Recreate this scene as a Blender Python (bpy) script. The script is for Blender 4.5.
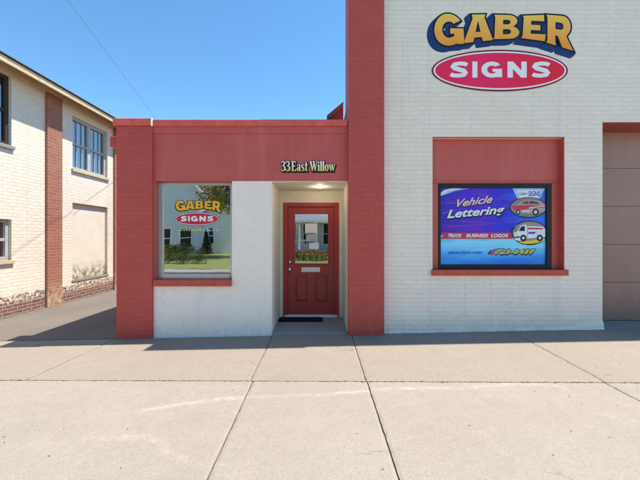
import bpy, bmesh, math, random
from mathutils import Vector
random.seed(7)
C = bpy.context.scene
for o in list(bpy.data.objects): bpy.data.objects.remove(o)
R = math.radians

# ------------------------------------------------------------ camera, sky, sun, exposure
CAMZ, CAMD = 1.52, 5.0
cd = bpy.data.cameras.new('camera'); cam = bpy.data.objects.new('camera', cd); C.collection.objects.link(cam)
cam.location = (0, -CAMD, CAMZ); cam.rotation_euler = (R(90), 0, 0)
cd.sensor_width = 36; cd.lens = 18; cd.shift_y = -3/640; cd.clip_start = .05; cd.clip_end = 2000
C.camera = cam
SUNV = Vector((.45, .076, 1)).normalized()
w = bpy.data.worlds.new('World'); C.world = w; w.use_nodes = True
wn = w.node_tree.nodes; wl = w.node_tree.links
bg = wn['Background']; bg.inputs['Strength'].default_value = .13
sky = wn.new('ShaderNodeTexSky'); sky.sky_type = 'NISHITA'; sky.sun_disc = False
sky.sun_elevation = math.asin(SUNV.z); sky.sun_rotation = math.atan2(SUNV.x, SUNV.y)
sky.air_density = 1.0; sky.dust_density = 0; sky.ozone_density = 3.0; sky.altitude = 600
hs = wn.new('ShaderNodeHueSaturation'); hs.inputs['Saturation'].default_value = 1.16; hs.inputs['Hue'].default_value = .491; wl.new(sky.outputs[0], hs.inputs['Color']); wl.new(hs.outputs[0], bg.inputs['Color'])
sl = bpy.data.lights.new('sun', 'SUN'); sl.energy = 4.5; sl.angle = R(.5); sl.color = (1, .915, .81)
so = bpy.data.objects.new('sun', sl); C.collection.objects.link(so)
so.rotation_euler = (-SUNV).to_track_quat('-Z', 'Y').to_euler(); so.location = (20, 4, 40)
C.view_settings.view_transform = 'Standard'; C.view_settings.look = 'None'; C.view_settings.gamma = 1
C.view_settings.exposure = .98; C.view_settings.use_curve_mapping = False
C.render.engine = 'CYCLES'

# ------------------------------------------------------------ helpers
def W(px, py, D=5.0):
    return ((px-320)/320*D, CAMZ+(237-py)/320*D)
def X(px, D=5.0): return (px-320)/320*D
def Z(py, D=5.0): return CAMZ+(237-py)/320*D
def clamp(v, a, b): return max(a, min(b, v))
def ground(x, y):
    s = clamp(.02*x, -.10, .14)
    if y < -.3: s *= 1-.65*clamp((-.3-y)/1.5, 0, 1)
    return s
def tag(o, label=None, cat=None, group=None, kind=None):
    if label: o['label'] = label
    if cat: o['category'] = cat
    if group: o['group'] = group
    if kind: o['kind'] = kind
    return o
def thing(name, loc, label, cat, group=None):
    o = bpy.data.objects.new(name, None); C.collection.objects.link(o); o.location = loc
    o.empty_display_size = .2
    return tag(o, label, cat, group)
def wloc(o):
    v = Vector(o.location); p = o.parent
    while p: v += p.location; p = p.parent
    return v
def link(name, me, mat=None, parent=None):
    o = bpy.data.objects.new(name, me); C.collection.objects.link(o)
    if mat and not me.materials: me.materials.append(mat)
    if parent:
        o.parent = parent; o.location = -wloc(parent)
    return o
class MB:
    def __init__(s): s.v = []; s.f = []
    def box(s, x0, x1, y0, y1, z0, z1):
        x0, x1 = sorted((x0, x1)); y0, y1 = sorted((y0, y1)); z0, z1 = sorted((z0, z1))
        n = len(s.v)
        s.v += [(x0,y0,z0),(x1,y0,z0),(x1,y1,z0),(x0,y1,z0),(x0,y0,z1),(x1,y0,z1),(x1,y1,z1),(x0,y1,z1)]
        s.f += [tuple(n+i for i in q) for q in ((0,3,2,1),(4,5,6,7),(0,1,5,4),(1,2,6,5),(2,3,7,6),(3,0,4,7))]
        return s
    def poly(s, pts):
        n = len(s.v); s.v += [tuple(p) for p in pts]; s.f.append(tuple(range(n, n+len(pts)))); return s
    def prism(s, pts, d):   # pts a 3d loop, d extrude vector
        n = len(s.v); k = len(pts); d = Vector(d)
        s.v += [tuple(p) for p in pts] + [tuple(Vector(p)+d) for p in pts]
        s.f.append(tuple(range(n, n+k))); s.f.append(tuple(range(n+2*k-1, n+k-1, -1)))
        for i in range(k): j = (i+1) % k; s.f.append((n+i, n+k+i, n+k+j, n+j))
        return s
    def tube(s, pts, r, seg=8, r2=None):
        n0 = len(s.v); N = len(pts)
        for i, p in enumerate(pts):
            p = Vector(p); a = Vector(pts[max(i-1,0)]); b = Vector(pts[min(i+1,N-1)]); t = (b-a).normalized()
            u = t.cross(Vector((0,0,1)));
            if u.length < .01: u = Vector((1,0,0))
            u.normalize(); vv = t.cross(u)
            rr = r if r2 is None else r+(r2-r)*i/(N-1)
            for k in range(seg):
                an = 2*math.pi*k/seg; s.v.append(tuple(p+u*math.cos(an)*rr+vv*math.sin(an)*rr))
        for i in range(N-1):
            for k in range(seg):
                a = n0+i*seg+k; b = n0+i*seg+(k+1)%seg; s.f.append((a, b, b+seg, a+seg))
        s.f.append(tuple(n0+k for k in range(seg))[::-1]); s.f.append(tuple(n0+(N-1)*seg+k for k in range(seg)))
        return s
    def build(s, name, mat=None, parent=None, bevel=0, smooth=False, fix=True):
        me = bpy.data.meshes.new(name); me.from_pydata(s.v, [], s.f)
        if fix:
            bm = bmesh.new(); bm.from_mesh(me); bmesh.ops.recalc_face_normals(bm, faces=bm.faces); bm.to_mesh(me); bm.free()
        if smooth:
            for p in me.polygons: p.use_smooth = True
        o = link(name, me, mat, parent)
        if bevel:
            m = o.modifiers.new('bevel', 'BEVEL'); m.width = bevel; m.segments = 2; m.limit_method = 'ANGLE'
        return o
def bx(*a): return MB().box(*a)

# ------------------------------------------------------------ materials
class NT:
    def __init__(s, name):
        s.m = bpy.data.materials.new(name); s.m.use_nodes = True; s.t = s.m.node_tree
        s.b = s.t.nodes['Principled BSDF']; s.out = s.t.nodes['Material Output']
        s.co = s.t.nodes.new('ShaderNodeTexCoord').outputs['Object']
    def n(s, typ, **kw):
        nd = s.t.nodes.new('ShaderNode'+typ)
        for k, v in kw.items(): setattr(nd, k, v)
        return nd
    def l(s, a, b): s.t.links.new(a, b)
    def put(s, sock, v):
        if hasattr(v, 'is_output'): s.l(v, sock)
        else: sock.default_value = v
    def math(s, op, a, b=0, c=None):
        nd = s.n('Math', operation=op); s.put(nd.inputs[0], a); s.put(nd.inputs[1], b)
        if c is not None: s.put(nd.inputs[2], c)
        return nd.outputs[0]
    def noise(s, scale, detail=4, rough=.55, vec=None, st=None):
        nd = s.n('TexNoise'); nd.inputs['Scale'].default_value = scale; nd.inputs['Detail'].default_value = detail
        nd.inputs['Roughness'].default_value = rough
        v = vec or s.co
        if st:
            mp = s.n('Mapping'); mp.inputs['Scale'].default_value = st; s.l(v, mp.inputs[0]); v = mp.outputs[0]
        s.l(v, nd.inputs['Vector']); return nd.outputs['Fac']
    def ramp(s, f, stops):
        nd = s.n('ValToRGB'); r = nd.color_ramp
        while len(r.elements) < len(stops): r.elements.new(.5)
        for e, (p, c) in zip(r.elements, stops):
            e.position = p; e.color = (c, c, c, 1) if isinstance(c, (int, float)) else (*c, 1)
        s.l(f, nd.inputs[0]); return nd.outputs[0]
    def mix(s, f, a, b, bt='MIX'):
        nd = s.n('Mix', data_type='RGBA', blend_type=bt)
        s.put(nd.inputs[0], f)
        for i, v in ((6, a), (7, b)):
            if hasattr(v, 'is_output'): s.l(v, nd.inputs[i])
            else: nd.inputs[i].default_value = (*v, 1)
        return nd.outputs[2]
    def xyz(s):
        nd = s.n('SeparateXYZ'); s.l(s.co, nd.inputs[0]); return nd.outputs
    def bump(s, h, strength=.5, dist=.01, nrm=None):
        nd = s.n('Bump'); nd.inputs['Strength'].default_value = strength; nd.inputs['Distance'].default_value = dist
        s.l(h, nd.inputs['Height'])
        if nrm: s.l(nrm, nd.inputs['Normal'])
        return nd.outputs[0]
    def done(s, col=None, rough=.6, nrm=None, metal=0, spec=None):
        if col is not None:
            if hasattr(col, 'is_output'): s.l(col, s.b.inputs['Base Color'])
            else: s.b.inputs['Base Color'].default_value = (*col, 1)
        s.put(s.b.inputs['Roughness'], rough); s.b.inputs['Metallic'].default_value = metal
        if spec is not None: s.b.inputs['Specular IOR Level'].default_value = spec
        if nrm: s.l(nrm, s.b.inputs['Normal'])
        return s.m
def paint(name, col, rough=.5, var=.08, metal=0, spec=.25, bump=.15):
    t = NT(name); a = t.noise(9, 5); b = t.noise(120, 2)
    c = t.mix(t.ramp(a, [(.3, 0), (.7, 1)]), tuple(v*(1-var) for v in col), tuple(min(1, v*(1+var)) for v in col))
    return t.done(c, rough, t.bump(b, bump, .001), metal, spec)
def brickvec(t):
    x, y, z = t.xyz(); cb = t.n('CombineXYZ'); t.l(t.math('ADD', x, y), cb.inputs[0]); t.l(z, cb.inputs[1]); return cb.outputs[0]
def brick_tex(t, c1, c2, mortar, msize=.008, smooth=.3, vec=None):
    b = t.n('TexBrick'); t.l(vec or brickvec(t), b.inputs['Vector'])
    b.inputs['Scale'].default_value = 1; b.inputs['Brick Width'].default_value = .215; b.inputs['Row Height'].default_value = .0715
    b.inputs['Mortar Size'].default_value = msize; b.inputs['Mortar Smooth'].default_value = smooth
    b.inputs['Color1'].default_value = (*c1, 1); b.inputs['Color2'].default_value = (*c2, 1); b.inputs['Mortar'].default_value = (*mortar, 1)
    return b
def painted_brick(name, col, var=.06, strength=.55, rough=.6, grime=0.0, dist=.006, peel=None, mort=.86):
    t = NT(name)
    # slightly wavy courses
    wv = t.n('VectorMath', operation='ADD'); t.l(brickvec(t), wv.inputs[0])
    ns = t.n('TexNoise'); ns.inputs['Scale'].default_value = 3.5; t.l(t.co, ns.inputs['Vector'])
    sc = t.n('VectorMath', operation='SCALE'); t.l(ns.outputs['Color'], sc.inputs[0]); sc.inputs['Scale'].default_value = .012
    t.l(sc.outputs[0], wv.inputs[1])
    bt = brick_tex(t, tuple(v*(1-var) for v in col), tuple(min(.95, v*(1+var)) for v in col), tuple(v*mort for v in col), vec=wv.outputs[0])
    big = t.noise(1.3, 6, .6); fine = t.noise(60, 4, .6)
    c = t.mix(t.ramp(big, [(.35, .35), (.65, 0)]), bt.outputs['Color'], tuple(v*.86 for v in col))
    # patchy fading, chips and hairline cracks
    c = t.mix(t.ramp(t.noise(2.1, 6, .7), [(.48, 0), (.7, .30)]), c, tuple(min(.95, v*1.16+.02) for v in col))
    vc = t.n('TexVoronoi', feature='DISTANCE_TO_EDGE'); vc.inputs['Scale'].default_value = 1.15
    wv2 = t.n('VectorMath', operation='ADD'); t.l(t.co, wv2.inputs[0]); n3 = t.n('TexNoise'); n3.inputs['Scale'].default_value = 5; n3.inputs['Detail'].default_value = 6; t.l(t.co, n3.inputs['Vector'])
    s3 = t.n('VectorMath', operation='SCALE'); t.l(n3.outputs['Color'], s3.inputs[0]); s3.inputs['Scale'].default_value = .35; t.l(s3.outputs[0], wv2.inputs[1]); t.l(wv2.outputs[0], vc.inputs['Vector'])
    crack = t.math('MULTIPLY', t.ramp(vc.outputs['Distance'], [(.002, 1), (.006, 0)]), t.ramp(t.noise(1.1, 2), [(.58, 0), (.66, .4)]))
    c = t.mix(crack, c, tuple(v*.45 for v in col))
    chip = t.math('MULTIPLY', t.ramp(t.noise(33, 5, .75), [(.66, 0), (.69, 1)]), t.ramp(t.noise(1.9, 3), [(.45, 0), (.6, .7)]))
    c = t.mix(chip, c, tuple(min(.9, v*.6+.06) for v in col))
    if grime:
        z = t.xyz()[2]
        g = t.math('MULTIPLY', t.ramp(t.math('ADD', z, t.math('MULTIPLY', t.noise(6, 5), .5)), [(.1, 1), (.62, 0)]), t.ramp(t.noise(14, 6, .7), [(.35, 0), (.62, grime)]))
        c = t.mix(g, c, tuple(v*.45 for v in (col[0], col[1]*.95, col[2]*.88)))
        st = t.ramp(t.noise(5, 4, .6, st=(1, 1, .06)), [(.56, 0), (.75, grime*.55)])
        c = t.mix(st, c, tuple(v*.6 for v in col))
    if peel:
        z = t.xyz()[2]
        pz = t.math('SUBTRACT', t.math('ADD', peel, t.math('MULTIPLY', t.math('SUBTRACT', t.noise(4, 7, .7), .5), .42)), z)
        pf = t.ramp(pz, [(0, 0), (.015, 1)])
        speck = t.ramp(t.noise(16, 7, .8), [(.49, 1), (.53, 0)])
        pf = t.math('MULTIPLY', pf, t.math('MAXIMUM', speck, t.ramp(t.math('SUBTRACT', peel, z), [(.1, 0), (.22, .9)])))
        bare = brick_tex(t, (.20, .085, .06), (.13, .05, .04), (.36, .31, .27), vec=wv.outputs[0])
        c = t.mix(pf, c, bare.outputs['Color'])
    inv = t.math('SUBTRACT', 1, bt.outputs['Fac'])
    h = t.math('ADD', inv, t.math('MULTIPLY', fine, .35))
    h = t.math('ADD', h, t.math('MULTIPLY', t.noise(11, 5, .6), 1.3)); h = t.math('SUBTRACT', h, t.math('MULTIPLY', chip, .5))
    return t.done(c, rough, t.bump(h, strength, dist), spec=.25)
M = {}
M['white_brick'] = painted_brick('white painted brick', (.92, .79, .66), .02, .65, .6, .5, .008, mort=.965)
M['white_wall'] = painted_brick('white painted block', (.93, .81, .69), .012, .26, .6, .35, .004, mort=.985)
M['cream_stucco'] = paint('cream stucco', (.66, .60, .49), .7, .04)
M['red_brick_paint'] = painted_brick('red painted brick', (.51, .085, .066), .05, .5, .5, .35, .006, mort=.95)
t = NT('red paint'); a_ = t.noise(1.4, 6, .65); b_ = t.noise(120, 2); RC = (.6, .11, .08)
c = t.mix(t.ramp(a_, [(.3, 0), (.7, 1)]), (.49, .078, .062), (.58, .108, .086))
c = t.mix(t.ramp(t.noise(6, 5, .6, st=(1, 1, .07)), [(.52, 0), (.78, .35)]), c, (.72, .22, .17))
c = t.mix(t.ramp(t.noise(9, 5, .6, st=(1, 1, .09)), [(.58, 0), (.78, .35)]), c, (.40, .08, .065))
c = t.mix(t.math('MULTIPLY', t.ramp(t.noise(37, 5, .75), [(.66, 0), (.68, 1)]), t.ramp(t.noise(2.3, 2), [(.5, 0), (.6, .6)])), c, (.30, .16, .13))
M['red_paint'] = t.done(c, t.ramp(a_, [(.3, .42), (.7, .62)]), t.bump(t.math('ADD', t.math('MULTIPLY', t.noise(14, 4), 2), b_), .3, .002))
M['red_trim'] = paint('red trim paint', (.54, .085, .065), .4, .14)
M['red_edge'] = paint('sunlit red coping metal', (.66, .13, .10), .35, .16)  # lighter red paints in the sun caught by the coping
M['door_red'] = paint('door red paint', (.34, .05, .042), .35, .05, bump=.1)
M['nb_brick'] = painted_brick('neighbour cream painted brick', (.74, .68, .56), .03, .8, .7, .25, .007, peel=.33, mort=.93)
def bare_brick(name, c1, c2, mo):
    t = NT(name); b = brick_tex(t, c1, c2, mo); f = t.noise(40, 5, .7)
    c = t.mix(t.ramp(f, [(.35, .35), (.65, 0)]), b.outputs['Color'], tuple(v*.55 for v in c1))
    z = t.xyz()[2]
    st = t.math('MULTIPLY', t.ramp(z, [(.1, 1), (.55, 0)]), t.ramp(t.noise(8, 5), [(.4, 0), (.55, .7)]))
    c = t.mix(st, c, (.5, .42, .28))
    h = t.math('ADD', t.math('SUBTRACT', 1, b.outputs['Fac']), t.math('MULTIPLY', f, .3))
    return t.done(c, .8, t.bump(h, .8, .008))
M['orange_brick'] = bare_brick('orange red brick', (.38, .14, .085), (.30, .10, .065), (.36, .25, .18))
M['cream_paint'] = paint('cream weathered wood', (.55, .46, .30), .6, .12)
M['shingle'] = paint('brown shingles', (.11, .085, .065), .9, .2)
M['infill'] = None
t = NT('boarded panel'); n = t.noise(2.5, 6, .65); z = t.xyz()[2]
c = t.mix(t.ramp(n, [(.3, 0), (.7, 1)]), (.64, .58, .47), (.72, .66, .55))
dirt = t.math('MULTIPLY', t.ramp(z, [(.55, 1), (.9, 0)]), t.ramp(t.noise(14, 7, .75, st=(1, 1, .6)), [(.44, 0), (.56, 1)]))
c = t.mix(dirt, c, (.17, .15, .06)); M['infill'] = t.done(c, .8, t.bump(t.noise(30, 5), .4, .004))
M['black'] = paint('black painted metal', (.012, .012, .014), .3, .1)
M['alum'] = paint('weathered aluminium', (.50, .50, .48), .35, .06, metal=.7)
M['chrome'] = paint('brushed steel', (.75, .74, .72), .25, .03, metal=1)
M['white_paint'] = paint('white paint', (.75, .74, .72), .4, .04)
M['paper'] = paint('white paper', (.75, .75, .73), .8, .02)
M['dark_frame'] = paint('dark brown window frame', (.05, .035, .03), .5, .1)
M['bluegrey_frame'] = paint('grey white window frame', (.42, .42, .40), .5, .1)
M['mat'] = paint('black rubber mat', (.012, .012, .013), .85, .2, bump=1)
t = NT('brown garage steel'); z = t.xyz()[2]
c = t.mix(t.ramp(t.noise(1.2, 6, .65), [(.3, 0), (.7, 1)]), (.30, .158, .115), (.37, .205, .15))
c = t.mix(t.ramp(t.noise(7, 5, .6, st=(1, 1, .08)), [(.5, 0), (.8, .35)]), c, (.38, .25, .21))
c = t.mix(t.math('MULTIPLY', t.ramp(z, [(.1, .7), (.6, 0)]), t.ramp(t.noise(5, 6, .7), [(.35, 0), (.6, 1)])), c, (.19, .11, .085))
M['garage'] = t.done(c, .42, t.bump(t.noise(5, 3), .25, .004))
M['interior'] = paint('interior wall', (.30, .29, .27), .8, .05)
M['intfloor'] = paint('interior floor', (.12, .09, .07), .6, .1)
M['curtain'] = paint('pale curtain', (.45, .47, .46), .9, .1)
M['sky_reflection'] = paint('blue grey blind', (.16, .24, .36), .8, .3)  # flat blue-grey standing in for sky reflected in the upper panes
M['lintel'] = paint('dark red lintel paint', (.33, .06, .045), .45, .15)
M['navy'] = paint('navy sign paint', (.018, .045, .16), .4, .05, bump=0)
M['blackink'] = paint('black sign paint', (.008, .009, .02), .4, .05, bump=0)
M['cable'] = paint('cable sheath', (.22, .25, .30), .6, .05)
def glass(name, refl=.35, tint=(.75, .8, .8), wob=.0):
    t = NT(name); t.t.nodes.remove(t.b)
    g = t.n('BsdfGlossy'); g.inputs['Roughness'].default_value = .0; g.inputs['Color'].default_value = (.95, .97, 1, 1)
    tr = t.n('BsdfTransparent'); tr.inputs['Color'].default_value = (*tint, 1)
    fr = t.n('Fresnel'); fr.inputs['IOR'].default_value = 1.5
    if wob: t.l(t.bump(t.noise(1.1, 2), wob, .02), g.inputs['Normal'])
    f = t.math('MAXIMUM', t.math('ADD', t.math('MULTIPLY', fr.outputs[0], .7), refl-.03), 0)
    mx = t.n('MixShader'); t.l(f, mx.inputs[0]); t.l(tr.outputs[0], mx.inputs[1]); t.l(g.outputs[0], mx.inputs[2])
    t.l(mx.outputs[0], t.out.inputs['Surface']); return t.m
M['glass'] = glass('reflective shop glass', .62, (.55, .6, .6), .07)
M['glass_door'] = glass('door glass', .45, (.6, .65, .65), .07)
M['glass_nb'] = glass('old window glass', .25, (.75, .8, .85), .12)

def lerpgrad(name, axis, lo, hi, stops, rough=.4, noise=0, spec=.2):
    t = NT(name); v = t.xyz()[axis]
    f = t.math('DIVIDE', t.math('SUBTRACT', v, lo), hi-lo)
    if noise: f = t.math('ADD', f, t.math('MULTIPLY', t.math('SUBTRACT', t.noise(5, 3), .5), noise))
    return t.done(t.ramp(f, stops), rough, spec=spec)

# ---- ground materials
def concrete(name, base, base2, scratch=False, speck=.5):
    t = NT(name); big = t.noise(.7, 7, .62); mid = t.noise(5, 6, .7); fine = t.noise(140, 3, .7)
    c = t.mix(t.ramp(big, [(.32, 0), (.68, 1)]), base, base2)
    c = t.mix(t.ramp(mid, [(.3, .22), (.55, 0)]), c, tuple(v*.72 for v in base))
    c = t.mix(t.ramp(mid, [(.56, 0), (.75, .25)]), c, tuple(min(1, v*1.18) for v in base2))
    vo = t.n('TexVoronoi'); vo.inputs['Scale'].default_value = 55; t.l(t.co, vo.inputs['Vector'])
    pits = t.math('MULTIPLY', t.ramp(vo.outputs['Distance'], [(.12, 1), (.24, 0)]), t.ramp(t.noise(22, 3), [(.42, 0), (.6, speck)]))
    c = t.mix(pits, c, tuple(v*.42 for v in base))
    c = t.mix(t.ramp(t.noise(75, 5, .85), [(.40, speck*.55), (.52, 0)]), c, tuple(v*.66 for v in base)); c = t.mix(t.ramp(t.noise(16, 6, .75), [(.42, .3), (.58, 0)]), c, tuple(v*.8 for v in base)); c = t.mix(t.ramp(fine, [(.3, speck*.45), (.5, 0)]), c, tuple(v*.55 for v in base))
    c = t.mix(t.ramp(fine, [(.6, 0), (.75, speck*.4)]), c, tuple(min(1, v*1.3) for v in base2))
    sp = t.n('TexVoronoi'); sp.inputs['Scale'].default_value = 3.2; t.l(t.co, sp.inputs['Vector'])
    c = t.mix(t.ramp(sp.outputs['Distance'], [(.014, .8), (.03, 0)]), c, (.06, .05, .045))
    vc = t.n('TexVoronoi', feature='DISTANCE_TO_EDGE'); vc.inputs['Scale'].default_value = .5; wv2 = t.n('VectorMath', operation='ADD'); t.l(t.co, wv2.inputs[0]); n3 = t.n('TexNoise'); n3.inputs['Scale'].default_value = 2.5; n3.inputs['Detail'].default_value = 7; t.l(t.co, n3.inputs['Vector']); s3 = t.n('VectorMath', operation='SCALE'); t.l(n3.outputs['Color'], s3.inputs[0]); s3.inputs['Scale'].default_value = .5; t.l(s3.outputs[0], wv2.inputs[1]); t.l(wv2.outputs[0], vc.inputs['Vector'])
    crack = t.math('MULTIPLY', t.ramp(vc.outputs['Distance'], [(.0006, 1), (.0022, 0)]), t.ramp(t.noise(.8, 2), [(.5, 0), (.56, .55)]))
    c = t.mix(crack, c, tuple(v*.4 for v in base))
    c = t.mix(t.ramp(t.noise(320, 2, .6), [(.3, .5), (.5, 0)]), c, tuple(v*.62 for v in base)); c = t.mix(t.ramp(t.noise(48, 4, .7), [(.42, .28), (.62, 0)]), c, tuple(v*.74 for v in base))
    # tyre-like long darker smears
    sm = t.ramp(t.noise(2.2, 4, .5, st=(.25, 1.6, 1)), [(.58, 0), (.8, .22)]); c = t.mix(sm, c, tuple(v*.6 for v in base))
    if scratch:
        x, y, z = t.xyz()
        wob = t.math('MULTIPLY', t.math('SUBTRACT', t.noise(7, 4), .5), .09)
        def streak(pts, wd, amt):
            nonlocal c
            fc = t.n('FloatCurve'); cu = fc.mapping.curves[0]
            P = []
            for px, py in pts:
                D = 320*CAMZ/(py-237); P.append(((X(px, D)+6)/12, (-CAMD+D+4)/4))
            P.sort()
            cu.points[0].location = P[0]; cu.points[1].location = P[-1]
            for p in P[1:-1]: cu.points.new(*p)
            for p in cu.points: p.handle_type = 'AUTO'
            fc.mapping.update()
            t.l(t.math('DIVIDE', t.math('ADD', x, 6), 12), fc.inputs['Value'])
            yy = t.math('SUBTRACT', t.math('MULTIPLY', fc.outputs[0], 4), 4)
            d = t.math('ABSOLUTE', t.math('ADD', t.math('SUBTRACT', y, yy), wob))
            f = t.math('MULTIPLY', t.ramp(t.math('DIVIDE', d, wd), [(0, amt), (.4, amt*.55), (1, 0)]), t.math('MULTIPLY', t.ramp(t.noise(4, 5, .7), [(.35, .15), (.6, 1)]), t.ramp(t.noise(45, 4, .8), [(.38, .1), (.58, 1)])))
            lim = t.math('MULTIPLY', t.ramp(t.math('MULTIPLY', t.math('SUBTRACT', t.math('DIVIDE', t.math('ADD', x, 6), 12), P[0][0]), 20), [(0, 0), (.5, 1)]),
                         t.ramp(t.math('MULTIPLY', t.math('SUBTRACT', P[-1][0], t.math('DIVIDE', t.math('ADD', x, 6), 12)), 20), [(0, 0), (.5, 1)]))
            c = t.mix(t.math('MULTIPLY', f, lim), c, tuple(min(1, v*1.45) for v in base2))
        streak([(120, 413), (170, 405), (240, 397), (330, 394), (400, 389), (450, 388.5), (560, 388), (598, 398), (640, 424)], .05, .6)
        streak([(0, 446), (60, 440), (140, 436), (190, 462), (260, 470)], .07, .3)
    h = t.math('ADD', t.math('MULTIPLY', fine, .5), t.math('SUBTRACT', mid, pits))
    return t.done(c, .85, t.bump(h, .5, .004))
M['conc_back'] = concrete('tan sidewalk concrete', (.285, .238, .188), (.33, .28, .228), False, .6)
M['conc_front'] = concrete('pale aggregate concrete', (.312, .272, .228), (.365, .325, .275), True, 1.0)
M['conc_step'] = concrete('grey step concrete', (.26, .25, .24), (.32, .31, .29), False, .3)
M['asphalt'] = concrete('old asphalt', (.14, .122, .106), (.22, .19, .165), False, 1.0)
M['road'] = concrete('pale bounce road', (.46, .385, .31), (.52, .445, .37), False, .3)  # out-of-view road, colour raised to bounce more light onto the facade
M['dirt'] = paint('joint dirt', (.10, .08, .062), .95, .4, bump=1)
t = NT('grass'); M['grass'] = t.done(t.mix(t.ramp(t.noise(3, 8, .8), [(.35, 0), (.65, 1)]), (.12, .16, .04), (.24, .26, .08)), .9, t.bump(t.noise(60, 5), 1, .03))

# ------------------------------------------------------------ ground, pavement, road
def sheet(name, x0, x1, y0, y1, dz, nx, ny, mat, fn=ground):
    m = MB()
    for j in range(ny+1):
        for i in range(nx+1):
            x = x0+(x1-x0)*i/nx; y = y0+(y1-y0)*j/ny; m.v.append((x, y, fn(x, y)+dz))
    for j in range(ny):
        for i in range(nx):
            a = j*(nx+1)+i; m.f.append((a, a+1, a+nx+2, a+nx+1))
    return tag(m.build(name, mat, fix=False), kind='structure')
g = MB().poly([(-900, -900, -.32), (900, -900, -.32), (900, 900, -.32), (-900, 900, -.32)]); tag(g.build('ground', M['grass'], fix=False), kind='structure')
sheet('pavement_bed', -20, 20, -3.62, .02, -.016, 40, 12, M['dirt'])
sheet('alley', -6.36, -3.15, .0, 22, -.004, 12, 30, M['asphalt'])
sheet('side_ground', -20, -6.3, .0, 1.0, -.004, 12, 4, M['asphalt'])
def slab(m, x0, x1, ya, yb, gap=.006):   # ya/yb functions of x: front and back edge
    near = x0 > -6 and x1 < 8; nx = max(2, int((x1-x0)/(.025 if near else .3))); ny = 40 if near else 6; n0 = len(m.v)
    x0 += gap; x1 -= gap
    for j in range(ny+1):
        for i in range(nx+1):
            x = x0+(x1-x0)*i/nx; a = ya(x)+gap; b = yb(x)-gap; y = a+(b-a)*j/ny
            e = .004 if i in (0, nx) or j in (0, ny) else 0
            if e and near:
                jt = abs(random.gauss(0, .0018))+(.008*random.random() if random.random() < .04 else 0)
                x += jt*((i == 0)-(i == nx)); y += jt*((j == 0)-(j == ny)); e += jt*.5
            m.v.append((x, y, ground(x, y)-e))
    for j in range(ny):
        for i in range(nx):
            a = n0+j*(nx+1)+i; m.f.append((a, a+1, a+nx+2, a+nx+1))
    # skirts
    ring = [n0+i for i in range(nx+1)]+[n0+(j+1)*(nx+1)-1 for j in range(1, ny+1)]+[n0+ny*(nx+1)+i for i in range(nx-1, -1, -1)]+[n0+j*(nx+1) for j in range(ny-1, 0, -1)]
    k0 = len(m.v)
    for r in ring: v = m.v[r]; m.v.append((v[0], v[1], v[2]-.08))
    L = len(ring)
    for i in range(L): j = (i+1) % L; m.f.append((ring[i], k0+i, k0+j, ring[j]))
JL = lambda x: -1.62-.028*x
mb = MB(); xs = [-20, -12.5, -8.2, -5.6, -3.2, -.74, .487, 2.95, 5.4, 7.9, 12, 20]
for a, b in zip(xs, xs[1:]): slab(mb, a, b, JL, lambda x: .0-.012, .0035 if a != -5.6 else .003)
tag(mb.build('pavement', M['conc_back'], fix=False), kind='structure')
random.seed(11)
db = MB()
for i in range(1500):
    x = random.uniform(-6, 6.5); 
    if math.sin(x*3.1)+math.sin(x*7.7+1) < random.uniform(-1.6, 1.0): continue
    y = JL(x)+random.gauss(0, .005); z = ground(x, y)-.004; q = random.uniform(.003, .008); n0 = len(db.v)
    for k in range(5): an = k*1.256+random.uniform(-.3, .3); db.v.append((x+math.cos(an)*q*1.5, y+math.sin(an)*q*.8, z))
    db.v.append((x, y, z+q*.7)); db.f += [(n0+k, n0+(k+1) % 5, n0+5) for k in range(5)]
tag(db.build('joint_debris', M['dirt'], fix=False), 'brown grit and dirt collected along the long pavement joint', 'grit', kind='stuff')
mb = MB(); xs = [-20, -12.5, -8.4, -4.7, -.71, .495, 2.93, 6.6, 10.6, 20]
for a, b in zip(xs, xs[1:]): slab(mb, a, b, lambda x: -3.55, JL, .0045)
tag(mb.build('apron', M['conc_front'], fix=False), kind='structure')
kerbm = bx(-20, 20, -3.78, -3.56, -.3, -.012); tag(kerbm.build('kerb', M['conc_step'], bevel=.01), kind='structure')
tag(MB().poly([(-60, -8.7, -.13), (60, -8.7, -.13), (60, -3.7, -.13), (-60, -3.7, -.13)]).build('road', M['road'], fix=False), kind='structure')
tag(bx(-60, 60, -8.9, -8.7, -.3, 0).build('far_kerb', M['conc_step'], bevel=.01), kind='structure')
tag(bx(-60, 60, -9.9, -8.91, -.3, -.006).build('far_pavement', M['conc_step']), kind='structure')
lawn = MB(); 
for j in range(13):
    for i in range(61): lawn.v.append((-60+2*i, -9.91-j*2.2, .0+.12*min(j, 4)/4+random.uniform(-.02, .02)))
for j in range(12):
    for i in range(60): a = j*61+i; lawn.f.append((a+61, a+62, a+1, a))
tag(lawn.build('lawn', M['grass'], fix=False), kind='structure')

# ------------------------------------------------------------ low red shop
shop = thing('sign_shop', (-1.4, 0, 0), 'single storey red flat roofed shop with white lower wall and recessed entry', 'building')
ZT = 3.24
XO0, XO1 = X(154.5), X(232)          # window opening
ZO1, ZO0 = Z(181.3), Z(279.5)
XN0, XN1 = X(272), .44               # niche
ZN = Z(182.2); YB = .97
# red upper wall
ZS = Z(286)
m = MB(); m.box(-2.60, XN1-.0, 0, .25, ZO1+.004, ZT)                 # above openings
m.box(-2.60, XO0, 0, .25, ZS, ZO1+.004)
m.build('red_wall', M['red_paint'], shop)
bx(-2.60, .43, -.018, 0, Z(133.5), ZT).build('head_band', M['red_paint'], shop)
m = MB(); m.box(XO1, XN0, 0, .25, -.3, ZO1+.003); m.box(-2.60, XO1, 0, .25, -.3, ZS)
m.build('white_wall', M['white_wall'], shop)
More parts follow.
